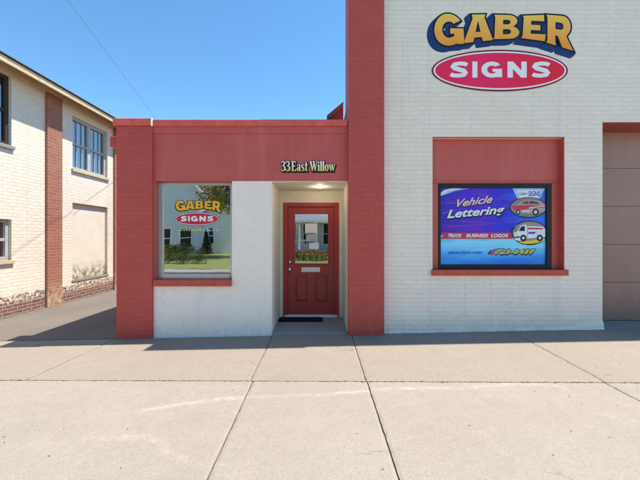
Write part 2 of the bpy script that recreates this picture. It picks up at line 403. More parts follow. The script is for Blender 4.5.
# corner pier
bx(-3.155, -2.60, -.045, .40, -.3, ZT).build('corner_pier', M['red_brick_paint'], shop, bevel=.008)
m = MB(); m.box(-3.15, -2.95, .40, 11, -.3, ZT); m.box(-2.95, .43, 10.8, 11, -.3, ZT)
m.build('side_wall', M['red_brick_paint'], shop)
m = MB(); m.box(-3.19, -2.597, -.085, .42, ZT, ZT+.108); m.box(-2.593, .43, -.06, .30, ZT, ZT+.098); m.box(-3.19, -2.93, .42, 11.04, ZT, ZT+.10); m.box(-2.93, .43, 10.77, 11.04, ZT, ZT+.10)
m.build('coping', M['red_edge'], shop, bevel=.012)
bx(-2.95, .43, .26, 10.8, 2.95, 3.02).build('roof', M['shingle'], shop)
bx(-2.60, -2.586, -.09, -.05, ZT-.01, ZT+.112).build('coping_joint', M['white_paint'], shop)
# sill
bx(-2.585, XO1+.0, -.055, .11, ZS+.002, ZO0).build('window_sill', M['red_trim'], shop, bevel=.006)
# window
win = bx(0,0,0,0,0,0)
fr = MB(); y0, y1 = .10, .15; fx0, fx1, fz0, fz1 = XO0+.0, XO1, ZO0, ZO1
a = .055
fr.box(fx0, fx0+a+.03, y0, y1, fz0, fz1); fr.box(fx1-a, fx1, y0, y1, fz0, fz1); fr.box(fx0+a+.03, fx1-a, y0, y1, fz1-a*.8, fz1); fr.box(fx0+a+.03, fx1-a, y0-.02, y1, fz0, fz0+.075)
sw = fr.build('shop_window', M['alum'], shop, bevel=.004)
WX0, WX1, WZ0, WZ1 = fx0+a+.03, fx1-a, fz0+.075, fz1-a*.8
bx(WX0, WX1, .122, .128, WZ0, WZ1).build('pane', M['glass'], sw)
# interior room
m = MB(); m.box(-2.95, .40, 6.0, 6.1, 0, 2.9); m.box(-2.93, -2.90, .26, 6.0, 0, 2.9); m.box(.38, .42, YB+.1, 6.0, 0, 2.9); m.box(-2.95, .42, YB+.1, 6, 2.84, 2.9); m.box(-2.95, -.96, .26, YB+.1, 2.84, 2.9)
m.box(XO0-.1, XO1+.1, .25, .26, ZO1+.02, 2.84)
m.build('inner_wall', M['interior'], shop)
m = MB(); m.box(-2.95, .42, YB+.1, 6, -.05, .0); m.box(-2.95, -.96, .26, YB+.1, -.05, 0); m.build('inner_floor', M['intfloor'], shop)
# alcove
m = MB(); m.box(XN0-.2, XN0-.0, .25, YB, -.2, ZN+.15)
DX0, DX1, DZ1 = X(283, 5.95), X(339, 5.95), Z(202.5, 5.95)
m.box(XN0-.2, DX0, YB, YB+.1, -.2, ZN+.15); m.box(DX1, XN1, YB, YB+.1, -.2, ZN+.15); m.box(DX0, DX1, YB, YB+.1, DZ1, ZN+.15)
m.box(XN1-.012, XN1-.0, .02, YB, -.2, ZN+.15)
m.build('alcove_wall', M['cream_stucco'], shop)
bx(XN0, XN1-.012, .002, YB, ZN, ZN+.05).build('alcove_ceiling', M['cream_stucco'], shop)
sf = bx(XN0+.0, XN1-.012, -.02, YB+.1, -.2, .028).build('entry_step', M['conc_step'], shop, bevel=.01)
# downlight
ll = MB(); cx, cy = .0, .45
ll.tube([(cx, cy, ZN-.012), (cx, cy, ZN+.01)], .055, 20)
dl = ll.build('ceiling_light', M['white_paint'], shop)
t = NT('lit lens'); t.b.inputs['Emission Color'].default_value = (1, .8, .5, 1); t.b.inputs['Emission Strength'].default_value = 3; M['lens'] = t.done((.9, .85, .7))
MB().tube([(cx, cy, ZN-.018), (cx, cy, ZN-.0125)], .038, 20).build('lens', M['lens'], dl)
pl = bpy.data.lights.new('alcove lamp', 'POINT'); pl.energy = 1.7; pl.color = (1, .84, .62); pl.shadow_soft_size = .04
po = bpy.data.objects.new('alcove_lamp', pl); C.collection.objects.link(po); po.parent = dl; po.location = Vector((cx, cy, ZN-.07))-wloc(dl)
# door
D5 = 5.95
dr = MB(); dy0, dy1 = YB-.01, YB+.09; fw = .085
dr.box(DX0, DX0+fw, dy0, dy1, .028, DZ1); dr.box(DX1-fw, DX1, dy0, dy1, .028, DZ1); dr.box(DX0+fw, DX1-fw, dy0, dy1, DZ1-.075, DZ1)
dfm = dr.build('door_frame', M['door_red'], shop, bevel=.005)
lx0, lx1, lz0, lz1 = DX0+fw+.004, DX1-fw-.004, .074, DZ1-.079
gx0, gx1, gz0, gz1 = X(295, 6), X(328, 6), Z(263.5, 6), Z(214, 6)
ly0, ly1 = YB+.03, YB+.075
d = MB(); d.box(lx0, gx0, ly0, ly1, lz0, lz1); d.box(gx1, lx1, ly0, ly1, lz0, lz1); d.box(gx0, gx1, ly0, ly1, gz1, lz1)
pz0, pz1 = Z(302, 6), Z(275, 6); px = [(X(294, 6), X(307.5, 6)), (X(314.5, 6), X(328, 6))]
d.box(gx0, gx1, ly0, ly1, pz1, gz0); d.box(gx0, gx1, ly0, ly1, lz0, pz0); d.box(px[0][1], px[1][0], ly0, ly1, pz0, pz1)
door = d.build('door', M['door_red'], shop)
for a, b in px:
    q = MB(); q.box(max(a, gx0), min(b, gx1), ly0+.018, ly1-.01, pz0, pz1)
    a2, b2 = max(a, gx0)+.016, min(b, gx1)-.016; n0 = len(q.v)
    q.v += [(a2, ly0+.018, pz0+.016), (b2, ly0+.018, pz0+.016), (b2, ly0+.018, pz1-.016), (a2, ly0+.018, pz1-.016),
            (a2+.025, ly0+.004, pz0+.045), (b2-.025, ly0+.004, pz0+.045), (b2-.025, ly0+.004, pz1-.045), (a2+.025, ly0+.004, pz1-.045)]
    q.f += [(n0+4, n0+5, n0+6, n0+7)]+[(n0+i, n0+(i+1) % 4, n0+4+(i+1) % 4, n0+4+i) for i in range(4)]
    q.build('door_panel', M['door_red'], door, fix=False)
q = MB(); e = .022
q.box(gx0-e, gx0, ly0-.01, ly0, gz0-e, gz1+e); q.box(gx1, gx1+e, ly0-.01, ly0, gz0-e, gz1+e); q.box(gx0, gx1, ly0-.01, ly0, gz1, gz1+e); q.box(gx0, gx1, ly0-.01, ly0, gz0-e, gz0)
q.build('glazing_bead', M['door_red'], door, bevel=.004)
bx(gx0, gx1, ly0+.02, ly0+.026, gz0, gz1).build('door_pane', M['glass_door'], door)
kx = X(289.7, 5.98)
def knob(z, r, ln):
    k = MB(); prof = [(0, r*.9), (.006, r*.95), (.008, r*.45), (ln*.5, r*.42), (ln*.62, r), (ln*.9, r*.95), (ln, r*.5)]
    n0 = 0; seg = 18
    for (dd, rr) in prof:
        for i in range(seg): an = 2*math.pi*i/seg; k.v.append((kx+rr*math.cos(an), ly0-dd, z+rr*math.sin(an)))
    for j in range(len(prof)-1):
        for i in range(seg): a = j*seg+i; b = j*seg+(i+1) % seg; k.f.append((a, b, b+seg, a+seg))
    k.f.append(tuple((len(prof)-1)*seg+i for i in range(seg)))
    return k
knob(Z(269.3, 5.98), .028, .055).build('door_knob', M['chrome'], door, smooth=True)
knob(Z(262, 5.98), .024, .02).build('deadbolt', M['chrome'], door, smooth=True)
q = MB(); q.box(X(301.5, 6), X(320, 6), ly0-.008, ly0-.001, Z(272, 6), Z(267.3, 6)); q.box(X(303, 6), X(318.5, 6), ly0-.013, ly0-.008, Z(271, 6), Z(268.2, 6))
q.build('mail_slot', M['white_paint'], door, bevel=.002)
bx(DX0+.03, DX1-.03, YB-.05, YB+.08, .03, .068).build('threshold', M['white_paint'], shop, bevel=.004)
# door notices
pp = bx(X(305, 6), X(317, 6), ly0+.014, ly0+.0175, Z(233, 6), Z(223.5, 6)); tag(pp.build('notice_paper', M['paper']), 'white sheet of paper taped to the upper middle of the door glass', 'notice')
pp = bx(X(306, 6), X(317.5, 6), ly0+.014, ly0+.0175, Z(241.5, 6), Z(234.3, 6)); tag(pp.build('notice_paper', M['curtain']), 'small grey notice just below the white sheet on the door glass', 'notice')
pp = bx(X(309, 6), X(319, 6), ly0+.014, ly0+.0175, Z(249.0, 6), Z(242.8, 6)); tag(pp.build('notice_paper', M['paper']), 'lowest pale notice on the door glass', 'notice')
# mat
mt = thing('door_mat', (X(303, 5.8), YB-.25, .03), 'black ribbed rubber mat lying before the red entry door', 'mat')
mx0, mx1, my0, my1 = -.74, .05, YB-.36, YB-.07
bx(mx0, mx1, my0, my1, .0295, .042).build('mat_base', M['mat'], mt, bevel=.003)
m = MB()
for i in range(14): y = my0+.02+i*(my1-my0-.04)/13; m.box(mx0+.02, mx1-.02, y-.005, y+.005, .0421, .048)
m.build('rib', M['mat'], mt)
# scupper box at left side
q = bx(-3.45, -3.152, .25, .50, Z(147.5, 5.3), Z(137, 5.3)); q.build('scupper_box', M['red_trim'], shop, bevel=.01)

# ------------------------------------------------------------ tall white building
tall = thing('brick_garage', (4, 0, 0), 'tall white painted brick building with red pier and brown garage door', 'building')
TX0, TX1 = .43, 10.5; TH = 6.2
GX0, GX1, GZ = X(602.5), 8.6, Z(122.3)
BX0, BX1, BZ0, BZ1 = X(432.5), X(564.5), Z(269.5), Z(137)
m = MB()
m.box(.985, 2.6, 0, .30, BZ1, TH); m.box(2.6, TX1, 0, .30, BZ1 if False else GZ, TH+.55)
m.box(2.6, GX0, 0, .30, BZ1, GZ); m.box(.985, BX0, 0, .30, -.3, BZ1); m.box(BX1, GX0, 0, .30, -.3, BZ1)
m.box(BX0, BX1, 0, .30, -.3, BZ0); m.box(GX1, TX1, 0, .30, -.3, GZ)
m.build('front_wall', M['white_brick'], tall)
bx(.435, .985, -.10, .35, -.3, TH).build('pier', M['red_brick_paint'], tall, bevel=.008)
m = MB(); m.box(.445, .745, .35, .60, -.3, TH); m.box(.445, .745, .60, 14, -.3, 3.7); m.box(TX1-.3, TX1, .30, 14, -.3, 3.7); m.box(.745, TX1-.3, 13.7, 14, -.3, 3.7)
m.build('side_wall', M['red_brick_paint'], tall)
bx(.745, TX1-.3, .30, 13.7, 3.58, 3.66).build('roof', M['shingle'], tall)
m = MB(); m.box(.40, 2.6, -.13, .36, TH, TH+.08) ; m.box(2.6, TX1+.04, -.05, .36, TH+.55, TH+.63)
m.build('coping', M['red_edge'], tall, bevel=.01)
# garage
gy = .45
bx(GX0-.2, GX0, .30, .9, -.3, GZ+.24).build('garage_jamb', M['white_brick'], tall); bx(GX1, GX1+.2, .30, .9, -.3, GZ+.24).build('garage_jamb', M['white_brick'], tall)
bx(GX0, GX1, -.004, .52, GZ-.012, GZ+.0).build('garage_lintel', M['lintel'], tall)
gd = thing('garage_door', ((GX0+GX1)/2, gy, .1), None, None); gd.parent = tall; gd.location = Vector(((GX0+GX1)/2, gy, .1))-tall.location
for i in range(6):
    z0 = .10+i*.648; z1 = z0+.645
    q = MB(); q.box(GX0+.004, GX1-.004, gy, gy+.05, z0, min(z1, GZ+.28))
    q.build('door_section', M['garage'], gd, bevel=.006)
bx(GX0+.004, GX1-.004, gy-.012, gy+.04, .06, .099).build('bottom_seal', M['black'], gd)
# sloped apron under garage
m = MB(); m.prism([(GX0-.0, -.005, -.2), (GX0, .55, -.2), (GX0, .55, .1), (GX0, -.005, ground(GX0, 0)+.004)], (GX1-GX0, 0, 0)); m.build('garage_ramp', M['conc_step'], tall)
# billboard recess
yr = .105
m = MB(); PZ = Z(181.5)
m.box(BX0, BX1, yr, .30, PZ, BZ1); m.box(BX0, X(438, 5.1), yr, .30, BZ0, PZ); m.box(X(552, 5.1), BX1, yr, .30, BZ0, PZ); m.box(X(438, 5.1), X(552, 5.1), yr+.05, .30, BZ0, PZ)
m.build('infill_panel', M['red_paint'], tall)
bx(BX1-.014, BX1-.001, .003, yr-.001, BZ0+.002, BZ1-.014).build('jamb_lining', M['red_trim'], tall)
bx(BX0+.002, BX1-.016, yr-.02, yr, PZ-.012, PZ+.012).build('panel_batten', M['red_trim'], tall)
bx(BX0-.02, BX1+.035, -.045, yr, BZ0-.095+.002, BZ0+.0).build('panel_sill', M['red_trim'], tall, bevel=.008)
m = MB(); m.box(BX0, BX1, -.006, .02, BZ1-.012, BZ1-.001); m.build('head_flashing', M['red_trim'], tall)
# side hood behind the parapet
m = MB(); m.prism([(.13, 1, 3.80), (.44, 1, 4.06), (.44, 1, 4.01), (.13, 1, 3.75)], (0, .9, 0)); m.prism([(.18, 1.05, 3.78), (.44, 1.05, 4.0), (.44, 1.05, 3.74), (.24, 1.05, 3.74)], (0, .03, 0))
m.build('side_hood', M['lintel'], tall)
bx(.14, .20, 1.0, 1.06, 3.02, 3.76).build('hood_post', M['dark_frame'], tall)
# parge at foot
random.seed(3)
m = MB(); n = 60; 
for i in range(n+1):
    x = .99+(GX0-.99)*i/n
    bulge = max(0, (x-3.55)/.86)
    o = .012+.012*math.sin(i*.7)+.03*bulge+random.uniform(0, .008); h = .035+.012*math.sin(i*.33+1)+random.uniform(-.006, .006)+.13*bulge*(1-.3*bulge)
    gz = ground(x, 0); m.v += [(x, -.002, gz+h), (x, -o*.6, gz+h*.55), (x, -o-.01, gz-.05)]
for i in range(n):
    for k in range(2): a = i*3+k; m.f.append((a, a+1, a+4, a+3))
m.build('footing', M['white_brick'], tall, smooth=True, fix=False)

# ------------------------------------------------------------ lettering tools
def arc(cx, cy, rx, ry, a0, a1, n=14):
    return [(cx+rx*math.cos(R(a0+(a1-a0)*i/n)), cy+ry*math.sin(R(a0+(a1-a0)*i/n))) for i in range(n+1)]
def stroke(pts, w, cap=True):
    L = []; Rr = []
    ws = w if isinstance(w, (list, tuple)) else [w]*len(pts)
    for i, p in enumerate(pts):
        a = pts[max(i-1, 0)]; b = pts[min(i+1, len(pts)-1)]; dx, dy = b[0]-a[0], b[1]-a[1]; l = math.hypot(dx, dy) or 1
        nx, ny = -dy/l*ws[i]/2, dx/l*ws[i]/2; L.append((p[0]+nx, p[1]+ny)); Rr.append((p[0]-nx, p[1]-ny))
    return L+Rr[::-1]
G = {}
G['G'] = [arc(.5, .5, .5, .5, 38, 300, 26)+[(.72, .03), (.98, .03), (.98, .55), (.53, .55), (.53, .37), (.66, .37), (.66, .30)]+arc(.5, .5, .23, .25, 300, 48, 16)]
G['A'] = [[(-.03, 0), (.33, 0), (.36, .16), (.62, .16), (.66, 0), (1.03, 0), (.76, .86), (.80, 1), (.22, 1), (.27, .86)], [(.40, .36), (.58, .36), (.49, .76)]]
G['B'] = [[(-.04, 0)]+arc(.58, .27, .36, .27, -90, 62, 8)+[(.72, .52)]+arc(.55, .75, .33, .25, -45, 90, 8)+[(-.04, 1), (.0, .9), (.0, .1)], [(.32, .2)]+arc(.52, .3, .1, .1, -90, 90, 5)+[(.32, .4)], [(.32, .61)]+arc(.5, .70, .1, .09, -90, 90, 5)+[(.32, .79)]]
G['E'] = [[(-.03, 0), (.90, 0), (.94, .27), (.34, .24), (.34, .39), (.72, .39), (.72, .61), (.34, .61), (.34, .77), (.88, .75), (.86, 1), (-.03, 1), (.02, .9), (.02, .1)]]
G['R'] = [[(-.02, 0), (.36, 0), (.33, .12), (.33, .33), (.42, .33), (.60, 0), (1.04, 0), (.75, .38)]+arc(.58, .68, .33, .32, -35, 90, 8)+[(-.02, 1), (.02, .9), (.02, .1)], [(.33, .55)]+arc(.53, .66, .1, .11, -90, 90, 5)+[(.33, .77)]]
sc = [(.93, .78), (.80, .86), (.5, .88), (.22, .82), (.15, .70), (.26, .59), (.5, .51), (.76, .42), (.85, .30), (.78, .18), (.5, .12), (.2, .14), (.06, .22)]
G['S'] = [stroke(sc, [.24, .25, .24, .25, .28, .28, .28, .28, .28, .25, .24, .25, .24])]
G['I'] = [[(0, 0), (1, 0), (1, 1), (0, 1)]]
G['N'] = [[(0, 0), (.27, 0), (.27, .55), (.68, 0), (.96, 0), (.96, 1), (.69, 1), (.69, .45), (.28, 1), (0, 1)]]
def warp(gl, q):   # q: TL TR BL BR pixel corners
    tl, tr, bl, br = q; out = []
    for s in G[gl]:
        ps = []
        for u, v in s:
            x = (bl[0]*(1-u)+br[0]*u)*(1-v)+(tl[0]*(1-u)+tr[0]*u)*v; y = (bl[1]*(1-u)+br[1]*u)*(1-v)+(tl[1]*(1-u)+tr[1]*u)*v
            ps.append((x, y))
        out.append(ps)
    return out
def curve_mesh(splines, offset=0, thick=.0006):
    cu = bpy.data.curves.new('tmp', 'CURVE'); cu.dimensions = '2D'; cu.fill_mode = 'BOTH'
    for s in splines:
        sp = cu.splines.new('POLY'); sp.points.add(len(s)-1)
        for p, (x, z) in zip(sp.points, s): p.co = (x, z, 0, 1)
        sp.use_cyclic_u = True
    cu.extrude = thick/2; cu.offset = offset
    o = bpy.data.objects.new('tmp', cu); C.collection.objects.link(o)
    bpy.context.view_layer.update()
    me = bpy.data.meshes.new_from_object(o.evaluated_get(bpy.context.evaluated_depsgraph_get()))
    V = [tuple(v.co) for v in me.vertices]; F = [tuple(p.vertices) for p in me.polygons]
    bpy.data.objects.remove(o); bpy.data.curves.remove(cu); bpy.data.meshes.remove(me); return V, F
def text_mesh(txt, shear=0, offset=0, thick=.0006):
    cu = bpy.data.curves.new('tmp', 'FONT'); cu.body = txt; cu.size = 1; cu.shear = shear; cu.offset = offset; cu.extrude = thick
    cu.resolution_u = 4
    o = bpy.data.objects.new('tmp', cu); C.collection.objects.link(o)
    bpy.context.view_layer.update()
    me = bpy.data.meshes.new_from_object(o.evaluated_get(bpy.context.evaluated_depsgraph_get()))
    V = [tuple(v.co) for v in me.vertices]; F = [tuple(p.vertices) for p in me.polygons]
    bpy.data.objects.remove(o); bpy.data.curves.remove(cu); bpy.data.meshes.remove(me); return V, F
def addvf(mb, VF, fn):
    V, F = VF; n = len(mb.v); mb.v += [fn(v) for v in V]; mb.f += [tuple(n+i for i in f) for f in F]
def fit_text(mb, txt, x0, x1, z0, z1, y, shear=0, offset=0, rise=0, thick=.001):
    V, F = text_mesh(txt, shear, offset)
    ax, bx_ = min(v[0] for v in V), max(v[0] for v in V); ay, by = min(v[1] for v in V), max(v[1] for v in V)
    def fn(v):
        u = (v[0]-ax)/(bx_-ax); q = (v[1]-ay)/(by-ay)
        return (x0+(x1-x0)*u, y-(thick/2 if v[2] > 0 else -thick/2), z0+(z1-z0)*q+rise*u)
    addvf(mb, (V, F), fn)
LET = [('G', ((434.5, 12.5), (463, 15.5), (433.5, 47), (465, 45))), ('A', ((466, 15), (490, 14.5), (464, 43.5), (492, 40.5))),
       ('B', ((495, 15), (520, 15.5), (494, 39.5), (521, 39))), ('E', ((523, 16), (547, 15), (521.5, 38.5), (547, 42))),
       ('R', ((546.5, 15), (573, 17), (546.5, 43), (572, 51)))]
SG = [('S', ((450, 62), (468, 62), (449, 78), (468, 78))), ('I', ((472, 62), (477, 62), (472, 78), (477, 78))), ('G', ((481, 62), (502, 62), (481, 78), (502, 78))),
      ('N', ((507, 62), (527, 62), (507, 78), (527, 78))), ('S', ((531, 62), (550, 62), (531, 78), (550, 78)))]
orange = lerpgrad('orange sign paint', 2, Z(50), Z(12), [(0, (.93, .30, .03)), (.35, (.95, .40, .06)), (.7, (.95, .50, .10)), (1, (.96, .62, .09))], noise=.5)
orange2 = paint('orange vinyl', (.95, .48, .02), .4, .1)
pinkred = lerpgrad('magenta red sign paint', 0, X(434), X(566), [(0, (.86, .025, .09)), (.35, (.88, .03, .12)), (.65, (.86, .022, .07)), (1, (.84, .02, .035))])
redv = paint('red vinyl', (.62, .03, .07), .4, .05); dkred = paint('dark red sign paint', (.22, .01, .02), .4, .05)
whitev = paint('white sign paint', (.88, .87, .88), .4, .03)
def gaber(parent, conv, k, y, mor, mred, step=.0016):
    # conv: px -> world xz ; k scale for offsets in metres ; y the wall face; layers grow towards the street
    px = 1/64*k
    fnl = lambda lay: (lambda v: (v[0], y-lay*step-(v[2]), v[1]))
    P = lambda s: [[conv(*p) for p in q] for q in s]
    m = MB()
    for i in range(7 if k > .5 else 1):
        f = (7-i)/7.0 if k > .5 else .25; dx, dz = -5.5*f*px, -4.8*f*px
        for gl, q in LET:
            V, F = curve_mesh(P(warp(gl, q)), 1.7*px); addvf(m, (V, F), (lambda v, i=i, dx=dx, dz=dz: (v[0]+dx, y-.0008-(i+1)*step*.3-v[2], v[1]+dz)))
    m.build('letter_shadow', M['navy'], parent, fix=False)
    m = MB()
    for j, (gl, q) in enumerate(LET): addvf(m, curve_mesh(P(warp(gl, q)), 1.5*px), fnl(3+.3*j))
    m.build('letter_outline', M['blackink'], parent, fix=False)
    for j, (gl, q) in enumerate(LET):
        m = MB(); addvf(m, curve_mesh(P(warp(gl, q)), -.1*px), fnl(5.4)); m.build('letter', mor, parent, fix=False)
    def ell(rx, ry): return [[conv(499.5+rx*math.cos(2*math.pi*i/72), 70.8+ry*math.sin(2*math.pi*i/72)) for i in range(72)]]
    m = MB(); addvf(m, curve_mesh(ell(68, 20.8)), fnl(5)); ov = m.build('oval_board', dkred, parent, fix=False)
    m = MB(); addvf(m, curve_mesh(ell(66.3, 19.2)), fnl(6)); m.build('oval_ring', whitev, parent, fix=False)
    m = MB(); addvf(m, curve_mesh(ell(64.6, 17.6)), fnl(7)); m.build('oval_field', mred, parent, fix=False)
    for gl, q in SG:
        m = MB(); addvf(m, curve_mesh(P(warp(gl, q))), fnl(8)); m.build('letter', whitev, parent, fix=False)
sg = thing('shop_sign', (X(499), -.01, Z(90)), 'large orange and navy lettering above a red oval, painted high on the white brick wall', 'sign')
gaber(sg, lambda a, b: W(a, b), 1, -.0, orange, pinkred)
# same sign in vinyl on the window glass
sw2 = thing('window_lettering', (X(197, 5.12), .12, Z(226, 5.12)), 'small orange and red vinyl lettering on the glass of the left shop window', 'sign')
kk = .325; conv2 = lambda a, b: W(173.5+(a-427)*kk, 199.5+(b-11)*kk, 5.12)
gaber(sw2, conv2, kk*1.02, .1212, orange2, redv, .0005)
m = MB()
for i in range(13): a = 178.5+i*1.75; m.box(X(a, 5.12), X(a+random.uniform(.6, 1.45), 5.12), .1195, .1205, Z(231+random.uniform(-.5, .2), 5.12), Z(228.6+random.choice([0, 0, .8]), 5.12))
m.build('caption', paint('yellow vinyl', (.75, .65, .08)), sw2)
m = MB()
for i in range(10): a = 203+i*1.6; m.box(X(a, 5.12), X(a+random.uniform(.5, 1.3), 5.12), .1195, .1205, Z(231.4+random.uniform(-.4, .3), 5.12), Z(228.6+random.choice([0, 0, .9]), 5.12))
m.build('caption', paint('pale blue vinyl', (.35, .55, .65)), sw2)

# ------------------------------------------------------------ address sign
def serif(x, z, w, h=.06): return [(x-w/2, z), (x+w/2, z), (x+w/2, z+h), (x-w/2, z+h)]
def addr_glyphs():
    out = []; x = 0
    def put(shapes, adv):
        nonlocal x
        for s in shapes: out.append([[(x+p[0], p[1]) for p in q] for q in s])
        x += adv
    def three():
        c = [(.06, .82), (.14, .94), (.27, .97), (.40, .88), (.41, .72), (.30, .58), (.16, .53)]
        d = [(.16, .53), (.34, .50), (.46, .36), (.45, .16), (.30, .02), (.14, .04), (.03, .18)]
        return [[stroke(c, [.10, .08, .07, .15, .16, .11, .04])], [stroke(d, [.04, .09, .18, .18, .09, .08, .13])]]
    stem = lambda xx, z0, z1, w=.17: [[(xx-w/2, z0), (xx+w/2, z0), (xx+w/2, z1), (xx-w/2, z1)]]
    ring = lambda cx, rx, ry: [arc(cx, ry, rx, ry, 0, 352, 22), arc(cx, ry, rx*.38, ry*.82, 0, 352, 18)]
    put(three(), .52); put(three(), .66)
    put([stem(.14, 0, 1.0), [serif(.12, 0, .28, .05)], [serif(.12, .95, .28, .05)], [[(.2, 0), (.50, 0), (.54, .24), (.49, .24), (.42, .07), (.2, .07)]], [[(.2, 1), (.48, 1), (.50, .78), (.46, .78), (.40, .93), (.2, .93)]], [[(.2, .48), (.38, .48), (.38, .55), (.2, .55)]], [serif(.39, .42, .04, .2)]], .60)
    a = [stem(.34, .0, .58, .15), [stroke([(.06, .52), (.14, .64), (.26, .65), (.36, .55)], [.11, .07, .06, .12])], ring(.17, .16, .19)[:1]]
    a[2] = [arc(.17, .19, .17, .19, 0, 352, 18), arc(.18, .19, .06, .13, 0, 352, 14)]
    put(a, .48)
    put([[stroke([(.34, .54), (.28, .63), (.16, .65), (.08, .56), (.12, .44), (.26, .30), (.35, .16), (.28, .04), (.14, .01), (.04, .12)], [.05, .05, .06, .11, .15, .17, .14, .08, .06, .06])]], .43)
    put([stem(.15, .02, .88, .15), [[(.02, .58), (.32, .58), (.32, .65), (.02, .65)]], [[(.2, .0), (.32, .0), (.32, .07), (.2, .07)]]], .56)
    put([[[(.0, 1), (.19, 1), (.36, 0), (.26, 0)]], [[(.26, 0), (.33, 0), (.53, .95), (.44, 1.0)]], [[(.35, 1), (.53, 1), (.68, 0), (.58, 0)]], [[(.58, 0), (.65, 0), (.84, 1), (.77, 1)]], [serif(.1, .95, .27, .05)], [serif(.45, .95, .27, .05)], [serif(.80, .95, .20, .05)]], .90)
    put([stem(.11, 0, .66), [serif(.10, 0, .26, .05)], [serif(.06, .61, .14, .05)], [arc(.11, .86, .09, .09, 0, 340, 12)]], .27)
    put([stem(.11, 0, 1.0), [serif(.11, 0, .26, .05)], [serif(.06, .95, .14, .05)]], .26)
    put([stem(.11, 0, 1.0), [serif(.11, 0, .26, .05)], [serif(.06, .95, .14, .05)]], .27)
    put([[arc(.21, .33, .22, .34, 0, 352, 22), arc(.21, .33, .075, .27, 0, 352, 18)]], .45)
    put([[[(.0, .66), (.17, .66), (.28, 0), (.19, 0)]], [[(.2, 0), (.26, 0), (.42, .66), (.35, .66)]], [[(.28, .66), (.43, .66), (.54, 0), (.45, 0)]], [[(.46, 0), (.52, 0), (.68, .66), (.61, .66)]], [serif(.08, .61, .22, .05)], [serif(.35, .61, .2, .05)], [serif(.64, .61, .16, .05)]], .70)
    return out, x
ad = thing('address_sign', (X(308), -.02, Z(172)), 'cream serif street address letters with black shadow above the alcove', 'sign')
gl, tw = addr_glyphs()
ax0, ax1, az0, az1 = X(281), X(335), Z(171.3), Z(161.5)
mp = lambda p: (ax0+(ax1-ax0)*p[0]/tw, az0+(az1-az0)*p[1])
creamv = lerpgrad('cream letter paint', 2, az0, az1, [(0, (.95, .68, .16)), (.4, (.95, .82, .42)), (.75, (.93, .88, .75))])
m = MB(); m2 = MB()
for j, s in enumerate(gl):
    sp = [[mp(p) for p in q] for q in s]
    addvf(m, curve_mesh(sp, .0, .014), lambda v, j=j: (v[0], -.016-.0001*(j % 9)-v[2], v[1]))
    sp1 = sp if len(sp) == 1 else sp[:1]
    for k in range(3):
        addvf(m2, curve_mesh(sp1, .011, .004), lambda v, j=j, k=k: (v[0]+.006*k, -.004-.0001*(j % 7)-v[2]+.0011*k, v[1]-.007*k))
m2.build('letter_shadow', M['blackink'], ad, fix=False); m.build('letters', creamv, ad, fix=False)

# ------------------------------------------------------------ vehicle lettering display
DD = 5.12
dsp = thing('window_display', (X(495, DD), yr, Z(268, DD)), 'blue and purple printed advertising panel in a black frame on the white wall', 'sign')
PX = lambda a: X(a, DD); PZ_ = lambda a: Z(a, DD)
fx0, fx1, fz0, fz1 = PX(437.8), PX(551.3), PZ_(269.0), PZ_(183.0)
q = MB(); y0, y1 = yr+.0, yr+.049
sx0, sx1, sz0, sz1 = PX(440.5), PX(546.0), PZ_(264.5), PZ_(187.8)
q.box(fx0, sx0, y0-.0, y1, fz0, fz1); q.box(sx1, fx1, y0, y1, fz0, fz1); q.box(sx0, sx1, y0, y1, sz1, fz1); q.box(sx0, sx1, y0, y1, fz0, sz0)
q.build('frame', M['black'], dsp, bevel=.004)
yp = yr+.030
t = NT('display print blue'); x, y, z = t.xyz()
u = t.math('DIVIDE', t.math('SUBTRACT', x, sx0), sx1-sx0); v = t.math('DIVIDE', t.math('SUBTRACT', z, sz0), sz1-sz0)
ns = t.noise(3.2, 3, .5, st=(.5, 1, 2.5))
low = t.ramp(t.math('ADD', v, t.math('MULTIPLY', t.math('SUBTRACT', ns, .5), .25)), [(.0, (.03, .22, .80)), (.14, (.08, .48, .95)), (.28, (.30, .78, .97)), (.36, (.14, .55, .95))])
up = t.ramp(t.math('ADD', u, t.math('MULTIPLY', t.math('SUBTRACT', ns, .5), .6)), [(0, (.05, .03, .48)), (.3, (.09, .03, .62)), (.6, (.03, .04, .66)), (1, (.04, .20, .85))])
diag = t.ramp(t.noise(2.6, 3, .6, st=(1, 1, 4)), [(.5, 0), (.62, .45)]); up = t.mix(diag, up, (.22, .04, .40))
c = t.mix(t.ramp(v, [(.385, 0), (.39, 1)]), low, up)
bluep = t.done(c, .3, spec=.2)
bx(sx0, sx1, yp, yp+.008, sz0, sz1).build('print', bluep, dsp)
def ink(name, col): return paint(name, col, .3, .03, bump=0)
iw, ip, ir, ib, iy, ibl, ilb = ink('print white', (.8, .82, .88)), ink('print pink', (.85, .55, .65)), ink('print red', (.65, .04, .06)), ink('print black', (.01, .01, .03)), ink('print yellow', (.85, .65, .04)), ink('print blue', (.03, .12, .55)), ink('print pale blue', (.35, .6, .85))
ipl = ink('print purple', (.35, .05, .45)); igr = ink('print grey', (.25, .24, .25)); igreen = ink('print green', (.08, .3, .2))
def flat(pts, lay, mat, name):
    m = MB(); addvf(m, curve_mesh([[(PX(a), PZ_(b)) for a, b in s] for s in pts]), lambda v: (v[0], yp-.0011*lay-v[2], v[1])); return m.build(name, mat, dsp, fix=False)
